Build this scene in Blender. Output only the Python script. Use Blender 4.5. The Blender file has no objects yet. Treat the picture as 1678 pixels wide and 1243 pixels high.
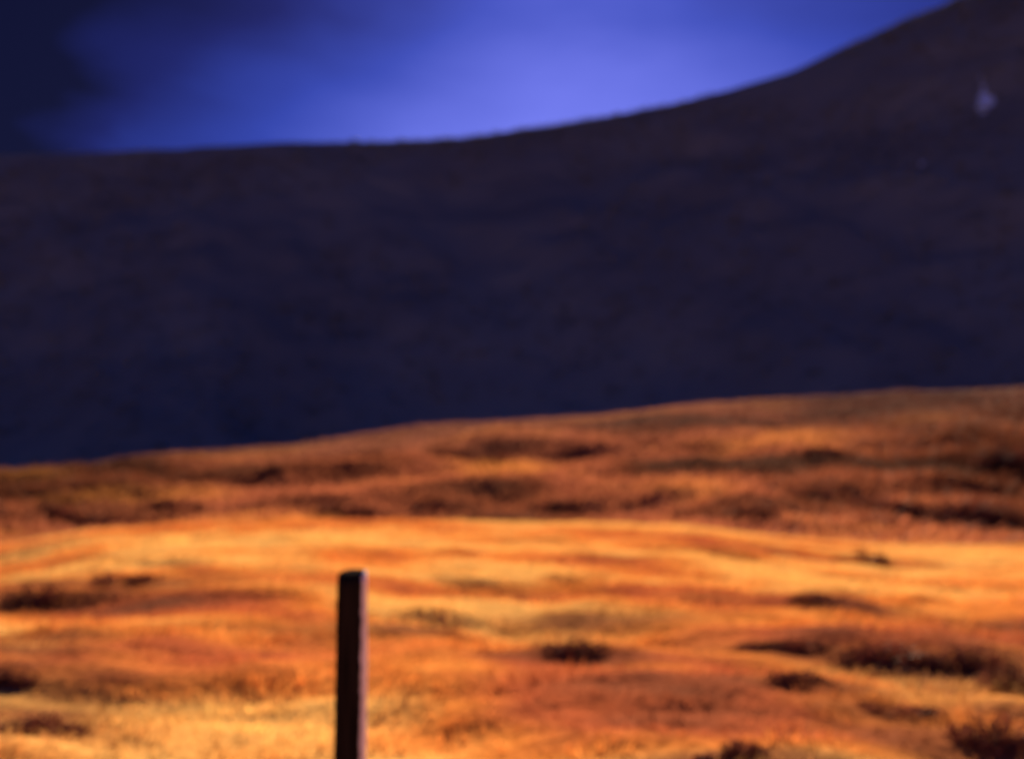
import bpy, math, random
import numpy as np
from mathutils import Vector

random.seed(7)
RNG = np.random.default_rng(11)
scene = bpy.context.scene
R = math.radians

# ------------------------------------------------------------------ camera
EYE = 1.6
cam_data = bpy.data.cameras.new('camera')
cam = bpy.data.objects.new('camera', cam_data)
scene.collection.objects.link(cam)
cam.location = (0, 0, EYE)
cam.rotation_euler = (R(90), 0, 0)
cam_data.sensor_width = 36
cam_data.lens = 35.33
cam_data.shift_y = 0.1064
cam_data.clip_start = 0.05
cam_data.clip_end = 20000
cam_data.dof.use_dof = True            # the photograph is soft from front to back
cam_data.dof.focus_distance = 1.4
cam_data.dof.aperture_fstop = 2.1
scene.camera = cam
scene.render.resolution_x, scene.render.resolution_y = 1024, 758

# ------------------------------------------------------------------ world, sun, exposure
SUN_AZ, SUN_EL = R(4.0), R(29.0)       # behind the hill, just above the frame
w = bpy.data.worlds.new('World'); scene.world = w; w.use_nodes = True
nt = w.node_tree; nt.nodes.clear()
def nn(tree, typ, **kw):
    n = tree.nodes.new(typ)
    for k, v in kw.items(): setattr(n, k, v)
    return n
out = nn(nt, 'ShaderNodeOutputWorld'); bg = nn(nt, 'ShaderNodeBackground')
sky = nn(nt, 'ShaderNodeTexSky', sky_type='NISHITA', sun_disc=False)
sky.sun_elevation = SUN_EL; sky.sun_rotation = SUN_AZ
sky.air_density = 1.6; sky.dust_density = 0.6; sky.ozone_density = 4.0
# thin blue cloud over most of the sky, darkened leftwards to stand for vignetting, with a bright gap low over the hill
tc = nn(nt, 'ShaderNodeTexCoord')
sep = nn(nt, 'ShaderNodeSeparateXYZ'); nt.links.new(tc.outputs['Generated'], sep.inputs[0])
def wm(op, a, b, clamp=False):
    m = nn(nt, 'ShaderNodeMath', operation=op, use_clamp=clamp)
    for k, v in enumerate((a, b)):
        if isinstance(v, (int, float)): m.inputs[k].default_value = v
        else: nt.links.new(v, m.inputs[k])
    return m.outputs[0]
fwd = nn(nt, 'ShaderNodeMapRange', interpolation_type='SMOOTHSTEP'); fwd.inputs[1].default_value = -0.2; fwd.inputs[2].default_value = 0.6
nt.links.new(sep.outputs[1], fwd.inputs[0])          # the vignette bank lies ahead; the sky behind is cleared to add blue fill
gl = nn(nt, 'ShaderNodeMath', operation='SMOOTH_MAX'); gl.inputs[2].default_value = 0.35
nt.links.new(wm('MULTIPLY', wm('SUBTRACT', sep.outputs[0], 0.06), -1.9), gl.inputs[0]); nt.links.new(wm('MULTIPLY', wm('SUBTRACT', sep.outputs[0], 0.06), 1.35), gl.inputs[1])
glow = wm('SUBTRACT', wm('MINIMUM', gl.outputs[0], 1.06), 0.06)
side = wm('MULTIPLY', glow, 0.92)
side = wm('MULTIPLY', side, fwd.outputs[0])
high = wm('MINIMUM', wm('MAXIMUM', wm('MULTIPLY', wm('SUBTRACT', sep.outputs[2], 0.32), 3.5), -0.1), 0.34)
mp = nn(nt, 'ShaderNodeMapping'); mp.inputs['Scale'].default_value = (1.0, 1.0, 2.6); mp.inputs['Rotation'].default_value = (0, R(-16), 0)
nt.links.new(tc.outputs['Generated'], mp.inputs[0])
no = nn(nt, 'ShaderNodeTexNoise'); no.inputs['Scale'].default_value = 4.2; no.inputs['Detail'].default_value = 4; no.inputs['Roughness'].default_value = 0.45
nt.links.new(mp.outputs[0], no.inputs[0])
wis = wm('MULTIPLY', wm('SUBTRACT', no.outputs[0], 0.5), 0.5)
vignette_bank = nn(nt, 'ShaderNodeMapRange', interpolation_type='SMOOTHSTEP'); vignette_bank.inputs[1].default_value = 0.33; vignette_bank.inputs[2].default_value = 0.50; vignette_bank.inputs[4].default_value = 0.5  # far-left cloud drawn in to stand for vignetting
nt.links.new(wm('ADD', wm('MULTIPLY', sep.outputs[0], -1.0), wm('MULTIPLY', wis, 0.4)), vignette_bank.inputs[0])
side = wm('ADD', side, wm('MULTIPLY', vignette_bank.outputs[0], fwd.outputs[0]))
cover = wm('ADD', wm('ADD', side, high), wis, True)
cr = nn(nt, 'ShaderNodeValToRGB')
el = cr.color_ramp.elements
el[0].position = 0.0; el[0].color = (0.082, 0.090, 0.345, 1)
el[1].position = 1.0; el[1].color = (0.007, 0.006, 0.020, 1)
e = el.new(0.45); e.color = (0.026, 0.036, 0.195, 1)
e = el.new(0.75); e.color = (0.013, 0.013, 0.070, 1)
nt.links.new(cover, cr.inputs[0])
tint = nn(nt, 'ShaderNodeMix', data_type='RGBA', blend_type='MULTIPLY'); tint.inputs[0].default_value = 1
nt.links.new(sky.outputs[0], tint.inputs[6]); nt.links.new(cr.outputs[0], tint.inputs[7])
nt.links.new(tint.outputs[2], bg.inputs[0]); bg.inputs[1].default_value = 0.092
nt.links.new(bg.outputs[0], out.inputs[0])

sd = bpy.data.lights.new('sun', 'SUN'); sd.energy = 5.0; sd.angle = R(0.55); sd.color = (1.0, 0.80, 0.56)
sun = bpy.data.objects.new('sun', sd); scene.collection.objects.link(sun)
to_sun = Vector((math.sin(SUN_AZ)*math.cos(SUN_EL), math.cos(SUN_AZ)*math.cos(SUN_EL), math.sin(SUN_EL)))
sun.rotation_euler = (-to_sun).to_track_quat('-Z', 'Y').to_euler()
sun.location = to_sun*50
vs = scene.view_settings
vs.view_transform = 'Standard'; vs.look = 'None'; vs.gamma = 1; vs.use_curve_mapping = False; vs.exposure = 1.36

# ------------------------------------------------------------------ numpy helpers
def _hash(ix, iy, s):
    h = (ix*374761393 + iy*668265263 + s*1442695041) & 0xffffffff
    h = ((h ^ (h >> 13))*1274126177) & 0xffffffff
    return ((h ^ (h >> 16)) & 0xffff)/65535.0
def vnoise(x, y, s=0):
    x = np.asarray(x, float); y = np.asarray(y, float)
    ix = np.floor(x).astype(np.int64); iy = np.floor(y).astype(np.int64)
    fx = x-ix; fy = y-iy
    fx = fx*fx*fx*(fx*(fx*6-15)+10); fy = fy*fy*fy*(fy*(fy*6-15)+10)
    a = _hash(ix, iy, s); b = _hash(ix+1, iy, s); c = _hash(ix, iy+1, s); d = _hash(ix+1, iy+1, s)
    return (a*(1-fx)+b*fx)*(1-fy)+(c*(1-fx)+d*fx)*fy - 0.5
def fbm(x, y, s=0, o=3):
    t = 0; a = 1.0
    for k in range(o):
        t = t + a*vnoise(x*1.0, y*1.0, s+k*17); x = x*2.03+3.1; y = y*1.97-1.7; a *= 0.5
    return t
def sm(a, b, x):
    t = np.clip((x-a)/(b-a), 0, 1); return t*t*(3-2*t)

# world profiles in metres: along X, the height of each crest
CREST_Y, RISE_Y, RIDGE_Y = 28.0, 90.0, 500.0
CREST = np.array([[-29.56, -0.1], [-19.36, -0.171], [-14.26, 0.04], [-12.07, 0.415], [-9.86, 0.578], [-6.78, 0.68], [-3.38, 0.734], [0.02, 0.613], [2.74, 0.597], [5.29, 0.467], [7.5, 0.224], [10.56, -0.034], [14.26, -0.024], [19.74, -0.128], [29.94, -0.1]])
RISE = np.array([[-95.03, 2.146], [-45.85, 2.455], [-37.65, 3.295], [-30.0, 4.725], [-19.62, 5.375], [-11.97, 6.333], [-6.5, 6.952], [8.8, 8.273], [14.26, 9.015], [25.19, 9.589], [35.03, 10.108], [45.85, 10.517], [63.44, 10.387], [96.23, 9.25]])
RIDGE = np.array([[-1013.66, 116.961], [-619.0, 153.391], [-406.5, 164.927], [-254.71, 167.974], [-203.1, 169.455], [-163.63, 171.271], [-108.99, 174.179], [-66.48, 174.561], [-23.98, 176.564], [0.3, 179.997], [36.73, 185.324], [76.2, 192.505], [109.59, 200.48], [139.95, 209.913], [155.13, 217.177], [182.45, 229.291], [206.74, 239.463], [231.03, 249.348], [254.71, 259.331], [322.1, 284.637], [443.53, 293.039], [656.04, 244.466], [959.62, 153.391]])
def crest_z(x): return np.interp(x, CREST[:, 0], CREST[:, 1])
def rise_z(x): return np.interp(x, RISE[:, 0], RISE[:, 1])
def ridge_z(x): return np.interp(x, RIDGE[:, 0], RIDGE[:, 1])

def streak(x, y):
    """slow patchiness of the sward, longer across the slope than along it"""
    return fbm(x*0.30+y*0.10, y*0.62, 5, 4)
def terrain(x, y):
    x = np.asarray(x, float); y = np.asarray(y, float)
    zc = crest_z(x*CREST_Y/np.maximum(y, CREST_Y*0.6)); zr = rise_z(x)
    near = zc*sm(0, 1, np.clip(y, 0, CREST_Y)/CREST_Y)
    dip = -0.35
    mid = zc + (dip-zc)*sm(CREST_Y, CREST_Y+6, y)
    up = dip + (zr-dip)*np.clip((y-34)/(RISE_Y-34), 0, 1)**1.1
    down = zr + (-6.0-zr)*sm(RISE_Y, RISE_Y+60, y)
    z = np.where(y < CREST_Y, near, np.where(y < 34, mid, np.where(y < RISE_Y, up, down)))
    wn = 1-sm(24, 30, y); 
    hum = 0.34*fbm(x*0.36+y*0.08, y*0.62, 21, 3) + 0.07*fbm(x*1.5, y*2.1, 41, 2)
    amp = 0.75*(1-0.55*sm(18, 27, y))*sm(-4, 5, np.abs(y)+2)
    z = z + np.where(y < 34, hum*amp, 0)
    hf = 1.5*fbm(x*0.085, y*0.11, 61, 3)+0.35*fbm(x*0.4, y*0.5, 71, 2)
    z = z + hf*sm(31, 42, y)*(1-0.65*sm(70, RISE_Y, y))
    return z

def mesh_obj(name, verts, faces, mat, parent=None, smooth=False):
    me = bpy.data.meshes.new(name)
    me.from_pydata(verts, [], faces); me.update()
    if smooth: me.polygons.foreach_set('use_smooth', [True]*len(me.polygons))
    me.materials.append(mat)
    o = bpy.data.objects.new(name, me); scene.collection.objects.link(o); o.parent = parent
    return o
def np_mesh(name, co, loops, starts, mat, cols=None, smooth=False):
    me = bpy.data.meshes.new(name)
    me.vertices.add(len(co)); me.vertices.foreach_set('co', np.ascontiguousarray(co, np.float32).ravel())
    me.loops.add(len(loops)); me.loops.foreach_set('vertex_index', loops.astype(np.int32))
    me.polygons.add(len(starts)); me.polygons.foreach_set('loop_start', starts.astype(np.int32))
    if smooth: me.polygons.foreach_set('use_smooth', np.ones(len(starts), bool))
    if cols is not None:
        a = me.color_attributes.new('plant', 'FLOAT_COLOR', 'POINT')
        c4 = np.ones((len(co), 4), np.float32); c4[:, :3] = cols
        a.data.foreach_set('color', c4.ravel())
    me.update(calc_edges=True); me.validate()
    me.materials.append(mat)
    o = bpy.data.objects.new(name, me); scene.collection.objects.link(o)
    return o
def grid_loops(nr, nc, closed=False):
    cc = nc if closed else nc-1
    i, j = np.meshgrid(np.arange(nr-1), np.arange(cc), indexing='ij')
    a = i*nc+j; b = i*nc+(j+1) % nc; c = (i+1)*nc+(j+1) % nc; d = (i+1)*nc+j
    l = np.stack([a, b, c, d], -1).reshape(-1)
    return l, np.arange(0, len(l), 4)

# ------------------------------------------------------------------ materials
def new_mat(name):
    m = bpy.data.materials.new(name); m.use_nodes = True
    t = m.node_tree; return m, t, t.nodes['Principled BSDF'], t.nodes['Material Output']
def attr_mat(name, translucent, rough=0.75, spec=0.25, bump=0.0):
    m, t, p, o = new_mat(name)
    at = nn(t, 'ShaderNodeAttribute', attribute_name='plant')
    geo = nn(t, 'ShaderNodeNewGeometry')
    n1 = nn(t, 'ShaderNodeTexNoise'); n1.inputs['Scale'].default_value = 9; n1.inputs['Detail'].default_value = 6
    t.links.new(geo.outputs['Position'], n1.inputs[0])
    mrn = nn(t, 'ShaderNodeMapRange'); mrn.inputs[1].default_value = 0.3; mrn.inputs[2].default_value = 0.7; mrn.inputs[3].default_value = 0.75; mrn.inputs[4].default_value = 1.2
    t.links.new(n1.outputs[0], mrn.inputs[0])
    mx = nn(t, 'ShaderNodeMix', data_type='RGBA', blend_type='MULTIPLY'); mx.inputs[0].default_value = 1
    t.links.new(at.outputs['Color'], mx.inputs[6]); t.links.new(mrn.outputs[0], mx.inputs[7])
    t.links.new(mx.outputs[2], p.inputs['Base Color'])
    p.inputs['Roughness'].default_value = rough; p.inputs['Specular IOR Level'].default_value = spec
    if bump:
        b = nn(t, 'ShaderNodeBump'); b.inputs['Strength'].default_value = bump; b.inputs['Distance'].default_value = 0.05
        t.links.new(n1.outputs[0], b.inputs['Height']); t.links.new(b.outputs[0], p.inputs['Normal'])
    if translucent:
        tr = nn(t, 'ShaderNodeBsdfTranslucent'); ms = nn(t, 'ShaderNodeMixShader'); ms.inputs[0].default_value = translucent
        t.links.new(mx.outputs[2], tr.inputs[0]); t.links.new(p.outputs[0], ms.inputs[1]); t.links.new(tr.outputs[0], ms.inputs[2])
        t.links.new(ms.outputs[0], o.inputs[0])
    return m
M_ground = attr_mat('dry_turf', 0, 1.0, 0.0, 0.6)
M_grass = attr_mat('dry_grass', 0.5, 0.7, 0.12)
M_scrub = attr_mat('hill_heather', 0, 0.8, 0.1)
M_leaf = attr_mat('dark_scrub_leaf', 0.15, 1.0, 0.0)

# sward colours (base colours of the plants themselves)
GOLD = np.array([0.72, 0.38, 0.11]); ORANGE = np.array([0.62, 0.205, 0.045]); RUSSET = np.array([0.40, 0.10, 0.04]); PEAT = np.array([0.10, 0.045, 0.03])
def ramp(t, cols, pos):
    t = np.clip(t, pos[0], pos[-1])
    return np.stack([np.interp(t, pos, [c[k] for c in cols]) for k in range(3)], -1)
HEATH_SHADE = [(0.51, 8.34, 0.7), (7.8, 22.1, 1.3), (3.76, 12.6, 1.0), (2.06, 7.2, 0.6), (-5.04, 13.08, 1.4), (-5.9, 12.2, 1.2), (-2.95, 6.2, 0.7), (1.22, 5.5, 0.5),
         (2.3, 9.1, 0.9), (3.24, 8.74, 1.0), (4.0, 8.5, 1.1), (4.1, 7.6, 0.9), (3.05, 6.1, 0.9), (2.62, 6.64, 0.6), (-3.8, 7.5, 0.8), (4.9, 9.6, 1.2), (-4.6, 9.3, 0.9), (3.6, 6.7, 0.8),
         (-3.5, 6.8, 0.6), (-4.3, 8.4, 0.8), (-6.7, 13.2, 1.2), (-8.8, 17.2, 1.5), (-11.8, 23, 1.8), (5.9, 11.6, 0.9), (4.7, 9.0, 1.0), (3.3, 6.5, 0.9), (0.9, 10.8, 1.0), (-1.4, 9.6, 0.8)]
def heath_shade(x, y):  # dark plant patches that also paint in hollow shade and vignetting
    h = np.zeros(np.shape(x))
    for hx, hy, r in HEATH_SHADE:
        h = np.maximum(h, np.exp(-(((x-hx)/(1.25*r))**2+((y-hy)/(0.5*r))**2)))
    return np.clip(h*(1.0+1.1*fbm(x*1.3, y*2.0, 101, 2)), 0, 0.85)
def sward(x, y):
    s = 1.25*streak(x, y)+0.20*sm(13, 20, y)+0.05  # gold bias towards the crest paints in its tilt to the sun
    c = ramp(s, [PEAT, RUSSET, ORANGE, GOLD], [-0.75, -0.40, -0.05, 0.38])
    hk = heath_shade(x, y)[..., None]; c = c*(1-hk)+np.array([0.17, 0.055, 0.03])*hk
    far = fbm(x*0.10, y*0.16, 91, 4)
    cf = ramp(far, [PEAT*0.8, RUSSET*0.55+[0, .012, .01], RUSSET*0.9+[0, .022, .02], ORANGE*0.9+[0, .03, .02]], [-0.5, -0.15, 0.12, 0.5])
    cf = cf*(1-np.clip(0.5*sm(16, 30, x)+0.68*sm(13, 30, -x), 0, 1))[..., None]   # darkened at both flanks, vignetting put into the plant colour
    up = 0.6*sm(58, 92, y+6*fbm(x*0.1, y*0.1, 111, 2))[..., None]; cf = cf*(1-up)+np.array([0.13, 0.07, 0.06])*up
    k = sm(27.6, 29.0, y)[..., None]
    return c*(1-k)+cf*k

# ------------------------------------------------------------------ ground sheet
def build_ground():
    ang = np.concatenate([np.linspace(-38, 38, 420), np.linspace(38, 322, 90)[1:-1]])*math.pi/180
    rad = np.concatenate([[0.02], np.linspace(0.6, 4, 8), np.geomspace(4.1, 130, 400), np.geomspace(140, 9000, 40)])
    rr, aa = np.meshgrid(rad, ang, indexing='ij')
    x = rr*np.sin(aa); y = rr*np.cos(aa)
    z = terrain(x, y)
    far = sm(200, 600, rr)
    z = z*(1-far)+(-6)*far
    z = np.where(y < 0, z*(1-sm(0, 30, -y))+sm(0, 30, -y)*0.3*fbm(x*0.05, y*0.05, 3, 3), z)
    l, s = grid_loops(len(rad), len(ang), True)
    l = l.reshape(-1, 4)[:, ::-1].reshape(-1)
    c = sward(x.ravel(), y.ravel())*0.9
    o = np_mesh('ground', np.stack([x.ravel(), y.ravel(), z.ravel()], -1), l, s, M_ground, c, True)
    o['kind'] = 'structure'; o['label'] = 'rolling dry orange grassland running up to the dark hill'
build_ground()

# ------------------------------------------------------------------ the hill
def hill_z(x, y):
    zr = ridge_z(x)
    L = (zr+8)/0.66
    t = (RIDGE_Y-y)/L
    front = zr-(zr+8)*t
    back = zr-(y-RIDGE_Y)*0.6
    z = np.where(y < RIDGE_Y, front, back)
    d = np.abs(y-RIDGE_Y)
    z = z - 0.5*np.exp(-d/4.0)
    k = sm(2, 70, d)
    z = z + k*(16*fbm(x*0.011+y*0.004, y*0.006, 31, 4)) + 1.6*fbm(x*0.06, y*0.06, 37, 3)*(0.35+k)
    return z
def build_hill():
    xs = np.concatenate([np.linspace(-1500, -330, 60), np.linspace(-325, 325, 330), np.linspace(330, 1500, 60)])
    ys = np.concatenate([np.linspace(60, 180, 20), np.linspace(182, 494, 165), np.linspace(494.4, 506, 40), np.linspace(508, 540, 16), np.linspace(548, 1000, 30)])
    yy, xx = np.meshgrid(ys, xs, indexing='ij')
    z = np.maximum(hill_z(xx, yy), -14)
    n = fbm(xx.ravel()*0.03, yy.ravel()*0.03, 81, 4)
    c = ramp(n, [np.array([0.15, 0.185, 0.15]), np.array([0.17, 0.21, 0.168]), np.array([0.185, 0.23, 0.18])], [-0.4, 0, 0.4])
    l, s = grid_loops(len(ys), len(xs))
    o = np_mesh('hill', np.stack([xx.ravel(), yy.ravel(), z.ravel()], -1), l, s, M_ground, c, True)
    o['kind'] = 'structure'; o['label'] = 'steep dark hillside in shade rising to the right'
build_hill()

# ------------------------------------------------------------------ leafy faces
def tufts(name, P, size, ncard, col, mat, flat=0.6):
    """clumps of small leaf faces: P (n,3) centres, size (n,), ncard faces each"""
    n = len(P); N = n*ncard
    d = RNG.normal(size=(N, 3)); d /= np.linalg.norm(d, axis=1)[:, None]
    r = RNG.random(N)**0.45
    S = np.repeat(size, ncard)
    C = np.repeat(P, ncard, 0)+d*(r*S)[:, None]*np.array([1, 1, flat])
    C[:, 2] += S*flat*0.55
    a = RNG.normal(size=(N, 3)); a /= np.linalg.norm(a, axis=1)[:, None]
    b = np.cross(a, RNG.normal(size=(N, 3))); b /= np.linalg.norm(b, axis=1)[:, None]
    q = (S*RNG.uniform(0.16, 0.34, N))[:, None]
    v = np.stack([C-a*q, C+b*q*0.55, C+a*q, C-b*q*0.55], 1).reshape(-1, 3)
    cc = np.repeat(np.repeat(col, ncard, 0)*RNG.uniform(0.7, 1.3, (N, 1)), 4, 0)
    l = np.arange(N*4); return np_mesh(name, v, l, np.arange(0, N*4, 4), mat, cc)
def build_hill_scrub():
    n = 11000
    x = RNG.uniform(-240, 330, n); y = RIDGE_Y-0.8-RNG.random(n)**1.5*330
    d = fbm(x*0.02, y*0.02, 51, 3)
    keep = d > -0.22; x = x[keep]; y = y[keep]
    z = hill_z(x, y); k = z > -4; x, y, z = x[k], y[k], z[k]
    s = RNG.uniform(0.8, 2.3, len(x))
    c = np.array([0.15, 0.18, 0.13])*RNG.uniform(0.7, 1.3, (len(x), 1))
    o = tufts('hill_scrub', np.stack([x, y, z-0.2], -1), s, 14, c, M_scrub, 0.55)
    o['kind'] = 'stuff'; o['label'] = 'dark low heather and scrub covering the hillside'; o['category'] = 'scrub'
build_hill_scrub()

# ------------------------------------------------------------------ grass
def blades(name, x, y, h, wd, lean, cols, label):
    n = len(x); z = terrain(x, y)-0.01
    yaw = RNG.uniform(0, 2*math.pi, n); sx = np.cos(yaw)*wd*0.5; sy = np.sin(yaw)*wd*0.5
    la = RNG.uniform(0, 2*math.pi, n); lx = np.cos(la)*lean*h+0.25*h; ly = np.sin(la)*lean*h
    base = np.stack([x, y, z], -1); side = np.stack([sx, sy, np.zeros(n)], -1)
    mid = base+np.stack([lx*0.35, ly*0.35, h*0.6], -1); tip = base+np.stack([lx, ly, h], -1)
    v = np.stack([base-side, base+side, mid+side*0.8, mid-side*0.8, tip], 1).reshape(-1, 3)
    b = np.arange(n)[:, None]*5
    l = (b+np.array([0, 1, 2, 3, 3, 2, 4])).reshape(-1)
    s = (np.arange(n)[:, None]*7+np.array([0, 4])).reshape(-1)
    o = np_mesh(name, v, l, s, M_grass, np.repeat(cols, 5, 0))
    o['kind'] = 'stuff'; o['label'] = label; o['category'] = 'grass'
def wedge(n, y0, y1, k=0.62, pad=2.0, p=1.0):
    u = RNG.random(n)**p
    y = np.sqrt(y0*y0+u*(y1*y1-y0*y0)); x = RNG.uniform(-1, 1, n)*(k*y+pad)
    return x, y
def jitter(c): return np.clip(c*RNG.uniform(0.72, 1.28, (len(c), 1)), 0, 0.85)
def build_grass():
    x, y = wedge(230000, 3.5, 33)
    h = RNG.uniform(0.02, 0.06, len(x))*(1+0.7*fbm(x*0.8, y*1.1, 13, 2)); wd = RNG.uniform(0.006, 0.016, len(x))
    tx, ty = wedge(4200, 4, 33)
    k = fbm(tx*0.5, ty*0.8, 17, 2) > -0.25; tx, ty = tx[k], ty[k]
    nb = 44; ts = RNG.uniform(0.6, 1.35, len(tx))
    gx = np.repeat(tx, nb)+RNG.normal(0, 0.15, len(tx)*nb)*np.repeat(ts, nb); gy = np.repeat(ty, nb)+RNG.normal(0, 0.08, len(tx)*nb)*np.repeat(ts, nb)
    gh = np.repeat(ts, nb)*RNG.uniform(0.04, 0.115, len(gx)); gw = RNG.uniform(0.006, 0.014, len(gx))
    X = np.concatenate([x, gx]); Y = np.concatenate([y, gy])
    c = sward(X, Y); c[len(x):] = c[len(x):]*np.repeat(RNG.uniform(0.75, 1.25, (len(tx), 1)), nb, 0)
    blades('near_grass', X, Y, np.concatenate([h, gh]), np.concatenate([wd, gw]), 0.7, jitter(c), 'sunlit dry orange grass covering the near field')
    x, y = wedge(120000, 33, 96, 0.6, 4)
    h = RNG.uniform(0.12, 0.42, len(x)); wd = RNG.uniform(0.04, 0.12, len(x))
    blades('far_grass', x, y, h, wd, 0.7, jitter(sward(x, y)), 'russet brown grass covering the rise below the dark hill')
build_grass()

# ------------------------------------------------------------------ fence post
def build_post():
    m, t, p, o = new_mat('weathered_post_wood')
    tc = nn(t, 'ShaderNodeTexCoord'); mp = nn(t, 'ShaderNodeMapping'); mp.inputs['Scale'].default_value = (60, 60, 3)
    n1 = nn(t, 'ShaderNodeTexNoise'); n1.inputs['Scale'].default_value = 1.0; n1.inputs['Detail'].default_value = 7
    t.links.new(tc.outputs['Object'], mp.inputs[0]); t.links.new(mp.outputs[0], n1.inputs[0])
    cr = nn(t, 'ShaderNodeValToRGB'); e = cr.color_ramp.elements
    e[0].position = 0.32; e[0].color = (0.006, 0.005, 0.005, 1); e[1].position = 0.7; e[1].color = (0.020, 0.015, 0.015, 1)
    t.links.new(n1.outputs[0], cr.inputs[0])
    # lilac edge highlight painted into the base colour down the right side
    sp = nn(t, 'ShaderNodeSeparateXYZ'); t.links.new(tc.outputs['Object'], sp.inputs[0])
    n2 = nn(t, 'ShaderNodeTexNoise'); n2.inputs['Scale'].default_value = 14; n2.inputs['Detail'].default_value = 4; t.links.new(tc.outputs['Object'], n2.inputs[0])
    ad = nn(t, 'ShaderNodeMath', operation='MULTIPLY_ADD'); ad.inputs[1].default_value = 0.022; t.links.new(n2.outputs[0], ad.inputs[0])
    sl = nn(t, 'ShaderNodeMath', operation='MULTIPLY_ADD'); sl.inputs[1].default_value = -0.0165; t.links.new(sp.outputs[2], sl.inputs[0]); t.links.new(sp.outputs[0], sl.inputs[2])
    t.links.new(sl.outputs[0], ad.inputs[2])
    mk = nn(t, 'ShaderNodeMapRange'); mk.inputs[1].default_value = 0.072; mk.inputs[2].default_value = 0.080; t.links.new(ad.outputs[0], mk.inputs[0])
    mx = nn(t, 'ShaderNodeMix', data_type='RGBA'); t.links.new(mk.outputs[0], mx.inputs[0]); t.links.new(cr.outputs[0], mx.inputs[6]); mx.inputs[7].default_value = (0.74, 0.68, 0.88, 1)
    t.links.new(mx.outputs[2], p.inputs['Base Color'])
    b = nn(t, 'ShaderNodeBump'); b.inputs['Strength'].default_value = 0.6; b.inputs['Distance'].default_value = 0.004
    t.links.new(n1.outputs[0], b.inputs['Height']); t.links.new(b.outputs[0], p.inputs['Normal'])
    p.inputs['Roughness'].default_value = 0.8; p.inputs['Specular IOR Level'].default_value = 0.0
    px, py = -0.704, 4.2
    base = float(terrain(px, py)); top = 1.245-base; nseg, nr = 36, 46
    rnd = random.Random(3)
    groove = [1+0.035*math.sin(3*k*2*math.pi/nseg+0.8)+(-0.09 if k in (5, 6, 17, 29) else rnd.uniform(-0.02, 0.02)) for k in range(nseg)]
    V, Fc = [], []
    for i in range(nr):
        f = i/(nr-1); z = -0.45+(top+0.45)*f
        r = 0.074-0.012*f
        for k in range(nseg):
            a = 2*math.pi*k/nseg+0.10*f
            rr = r*groove[k]*(1+0.012*math.sin(9*f+k*0.7)+0.010*math.sin(31*f+k*1.9))
            if i >= nr-3: rr *= (1.0, 0.99, 0.95)[i-nr+3]
            x, y = rr*math.cos(a), rr*math.sin(a)
            zz = z+(0.10*x+0.28*y if i >= nr-3 else 0)
            V.append((x+0.006*math.sin(3.1*f)+0.034*f, y, zz))
    for i in range(nr-1):
        for k in range(nseg):
            k2 = (k+1) % nseg; Fc.append((i*nseg+k, i*nseg+k2, (i+1)*nseg+k2, (i+1)*nseg+k))
    c = len(V); V.append((0.034, 0, top-0.004))
    for k in range(nseg): Fc.append(((nr-1)*nseg+k, (nr-1)*nseg+(k+1) % nseg, c))
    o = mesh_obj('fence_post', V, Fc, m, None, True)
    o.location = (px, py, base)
    o['label'] = 'dark weathered wooden post standing upright in the sunlit orange field'; o['category'] = 'post'
build_post()

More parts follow.
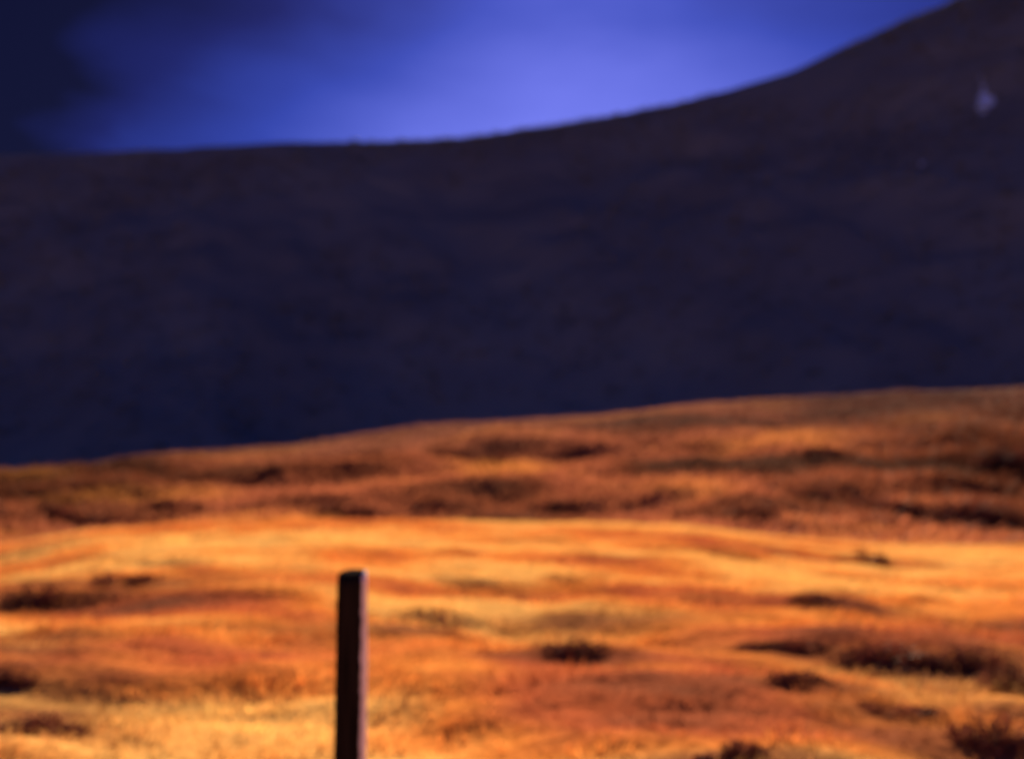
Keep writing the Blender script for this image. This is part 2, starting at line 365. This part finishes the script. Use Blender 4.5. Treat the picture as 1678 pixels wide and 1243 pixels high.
# ------------------------------------------------------------------ shrubs
M_stem, _t, _p, _o = new_mat('shrub_stem'); _p.inputs['Base Color'].default_value = (0.05, 0.032, 0.025, 1); _p.inputs['Roughness'].default_value = 0.8
def build_shrub(x, y, wd, ht, label, name, group, cat, leaf):
    root = bpy.data.objects.new(name, None); scene.collection.objects.link(root)
    z0 = float(terrain(x, y)); root.location = (x, y, z0-0.01); root.empty_display_size = 0.1
    root['label'] = label; root['category'] = cat; root['group'] = group
    # a few overlapping mounds make up the outline
    nl = RNG.integers(4, 7); lobes = []
    for k in range(nl):
        f = (k+0.5)/nl*2-1; f += RNG.uniform(-0.15, 0.15)
        lobes.append((f*wd*0.40, RNG.uniform(-0.2, 0.2)*wd*0.5, wd*RNG.uniform(0.15, 0.27), ht*RNG.uniform(0.6, 1.05)*(1-0.45*abs(f))))
    cen, cols = [], []
    n = 900; per = n//nl
    for lx, ly, lr, lh in lobes:
        d = RNG.normal(size=(per, 3)); d /= np.linalg.norm(d, axis=1)[:, None]; d[:, 2] = np.abs(d[:, 2])
        r = RNG.random(per)**0.4*RNG.uniform(0.85, 1.2, per)
        q = d*r[:, None]*np.array([lr, lr*0.85, lh])+np.array([lx, ly, 0])
        q[:, 2] += terrain(x+q[:, 0], y+q[:, 1])-z0
        cen.append(q)
        cols.append(np.array([0.18, 0.066, 0.04])*RNG.uniform(0.7, 1.5, (per, 1))*np.array([RNG.uniform(0.9, 1.3), 1, 1]))
    C = np.concatenate(cen); col = np.concatenate(cols); N = len(C)
    a = RNG.normal(size=(N, 3))+np.array([0, 0, 0.6]); a /= np.linalg.norm(a, axis=1)[:, None]
    b = np.cross(a, RNG.normal(size=(N, 3))); b /= np.linalg.norm(b, axis=1)[:, None]
    q = (leaf*RNG.uniform(0.6, 1.4, N))[:, None]
    v = np.stack([C-a*q, C+b*q*0.5, C+a*q, C-b*q*0.5], 1).reshape(-1, 3)
    f = np_mesh('foliage', v, np.arange(N*4), np.arange(0, N*4, 4), M_leaf, np.repeat(col, 4, 0)); f.parent = root
    V, Fc = [], []
    for lx, ly, lr, lh in lobes:
        for j in range(3):
            p0 = np.array([lx*0.02, ly*0.02, -0.03]); p1 = np.array([lx+RNG.uniform(-.6, .6)*lr, ly+RNG.uniform(-.6, .6)*lr, lh*RNG.uniform(0.6, 0.95)])
            r0 = max(0.004, wd*0.012); i0 = len(V)
            for pnt, rr in ((p0, r0), ((p0+p1)/2+np.array([0, 0, lh*0.1]), r0*0.7), (p1, r0*0.35)):
                for k in range(5): V.append((pnt[0]+rr*math.cos(k*1.2566), pnt[1]+rr*math.sin(k*1.2566), pnt[2]))
            for s_ in range(2):
                for k in range(5):
                    k2 = (k+1) % 5; Fc.append((i0+s_*5+k, i0+s_*5+k2, i0+s_*5+5+k2, i0+s_*5+5+k))
    mesh_obj('stems', V, Fc, M_stem, root)
NEAR_SHRUBS = [  # band and right-edge shrubs are added to stand for hollow shade and vignetting
 (0.51, 8.34, 0.50, 0.19, 'small dark shrub alone in the open near field, right of the post'),
 (7.80, 22.10, 1.4, 0.36, 'dark shrub just below the bright field edge at the right'),
 (3.76, 12.60, 0.70, 0.15, 'faint low shrub in the pale grass midway down the right field'),
 (2.06, 7.20, 0.50, 0.12, 'narrow low shrub in open grass below the dark band of shrubs at the right'),
 (-5.04, 13.08, 1.05, 0.27, 'wide low dark shrub on the left field below its upper edge'),
 (-5.79, 12.16, 0.80, 0.36, 'taller dark shrub at the left edge of the picture, halfway down the field'),
 (-2.89, 6.20, 0.60, 0.13, 'flat dark shrub in the bottom left corner'),
 (1.22, 5.50, 0.46, 0.12, 'dark shrub cut off by the bottom edge, right of the middle'),
 (2.48, 9.04, 0.85, 0.10, 'thin leftmost shrub of the shade band added at the right'),
 (3.24, 8.74, 0.95, 0.19, 'broad middle shrub of the shade band added at the right'),
 (3.86, 8.64, 0.75, 0.28, 'thick shrub at the right end of the added shade band'),
 (3.93, 7.94, 0.46, 0.44, 'tallest near shrub, added to darken the right edge of the picture'),
 (2.95, 6.06, 0.66, 0.26, 'dense dark shrub added to darken the bottom right corner'),
 (2.62, 6.64, 0.55, 0.09, 'flattest shrub, just up left of the bottom right corner'),
 (-3.70, 7.44, 0.40, 0.15, 'small shrub at the left edge above the bottom left corner'),
]
FAR_SHRUBS = [
 (-7.90, 46.62, 3.5, 0.85, 'darkest thicket on the brown rise above and left of the post'),
 (-3.43, 47.46, 3.0, 0.50, 'thin brown thicket on the rise, just right of the one above the post'),
 (1.89, 47.18, 2.6, 0.55, 'low thicket in the centre just beyond the bright field edge'),
 (9.71, 40.90, 2.8, 0.60, 'low thicket beyond the field edge, right of the centre'),
 (14.11, 46.38, 2.6, 0.75, 'upper dark thicket in the middle of the right part of the rise'),
 (16.70, 44.66, 3.5, 1.05, 'bold dark thicket in the lower right part of the rise'),
 (19.52, 43.10, 3.9, 1.2, 'largest dark thicket beyond the field edge near the right side'),
 (-16.40, 49.20, 3.0, 0.65, 'dark thicket on the left part of the rise close to the field edge'),
 (-19.80, 45.36, 3.3, 0.6, 'brown thicket on the rise nearest the left edge'),
 (-1.13, 64.38, 3.2, 0.6, 'dim thicket high on the rise near the centre under the dark hill'),
 (18.19, 58.62, 2.8, 0.5, 'dim thicket high on the right part of the rise'),
 (27.06, 55.64, 3.7, 1.5, 'tall dark thicket at the right edge of the brown rise'),
]
for x, y, a, h, lab in NEAR_SHRUBS:
    build_shrub(x, y, a, h, lab, 'heather_shrub', 'dark shrubs scattered over the near field', 'shrub', 0.010+0.016*a)
for x, y, a, h, lab in FAR_SHRUBS:
    build_shrub(x, y, a, h, lab, 'bramble_thicket', 'dark thickets on the brown rise', 'thicket', 0.11)

# ------------------------------------------------------------------ pale rock high on the hill
def build_rock(x, y, boulders, label, name):
    z0 = float(hill_z(np.array(x), np.array(y)))
    root = None
    if len(boulders) > 1:
        root = bpy.data.objects.new(name, None); scene.collection.objects.link(root); root.location = (x, y, z0)
    for bx, by, r, hh in boulders:
        V, Fc = [], []
        zc = float(hill_z(np.array(x+bx), np.array(y+by)))-z0
        nu, nv = 12, 7
        for i in range(nv+1):
            th = math.pi*i/nv
            for k in range(nu):
                ph = 2*math.pi*k/nu
                k_ = 1+0.55*float(vnoise(np.array(bx+2.2*math.cos(ph)*math.sin(th)), np.array(by+2.2*math.sin(ph)*math.sin(th)+3*math.cos(th)), 7))
                if i in (0, nv): k_ = 1
                V.append((r*k_*math.sin(th)*math.cos(ph), r*0.7*k_*math.sin(th)*math.sin(ph), hh*k_*math.cos(th)))
        for i in range(nv):
            for k in range(nu):
                k2 = (k+1) % nu; Fc.append((i*nu+k, (i+1)*nu+k, (i+1)*nu+k2, i*nu+k2))
        o = mesh_obj('boulder' if root else name, V, Fc, M_rock, root)
        o.location = (bx, by, zc) if root else (x, y, z0)
    t = root or o
    t['label'] = label; t['category'] = 'rock'
M_rock, t_, p_, o_ = new_mat('pale_rock')
n_ = nn(t_, 'ShaderNodeTexNoise'); n_.inputs['Scale'].default_value = 0.9; n_.inputs['Detail'].default_value = 8
c_ = nn(t_, 'ShaderNodeValToRGB'); c_.color_ramp.elements[0].position = 0.3; c_.color_ramp.elements[0].color = (0.30, 0.55, 0.90, 1); c_.color_ramp.elements[1].position = 0.65; c_.color_ramp.elements[1].color = (0.42, 0.72, 0.95, 1)
tc_ = nn(t_, 'ShaderNodeTexCoord'); t_.links.new(tc_.outputs['Object'], n_.inputs[0]); t_.links.new(n_.outputs[0], c_.inputs[0]); t_.links.new(c_.outputs[0], p_.inputs['Base Color'])
p_.inputs['Roughness'].default_value = 0.85
build_rock(181.0, 384.0, [(0, 0, 3.3, 2.9), (2.2, 2.5, 2.8, 2.4), (2.0, 6, 2.1, 2.1), (4.2, 11, 1.1, 1.2), (6.4, 17, 0.8, 0.9), (-3.4, -5, 1.5, 1.0)],
           'pale bluish rock outcrop high on the dark hillside near the right edge', 'rock_outcrop')
build_rock(144.9, 355.2, [(0, 0, 1.0, 0.9)], 'tiny pale boulder on the dark hillside, down left of the outcrop', 'boulder')
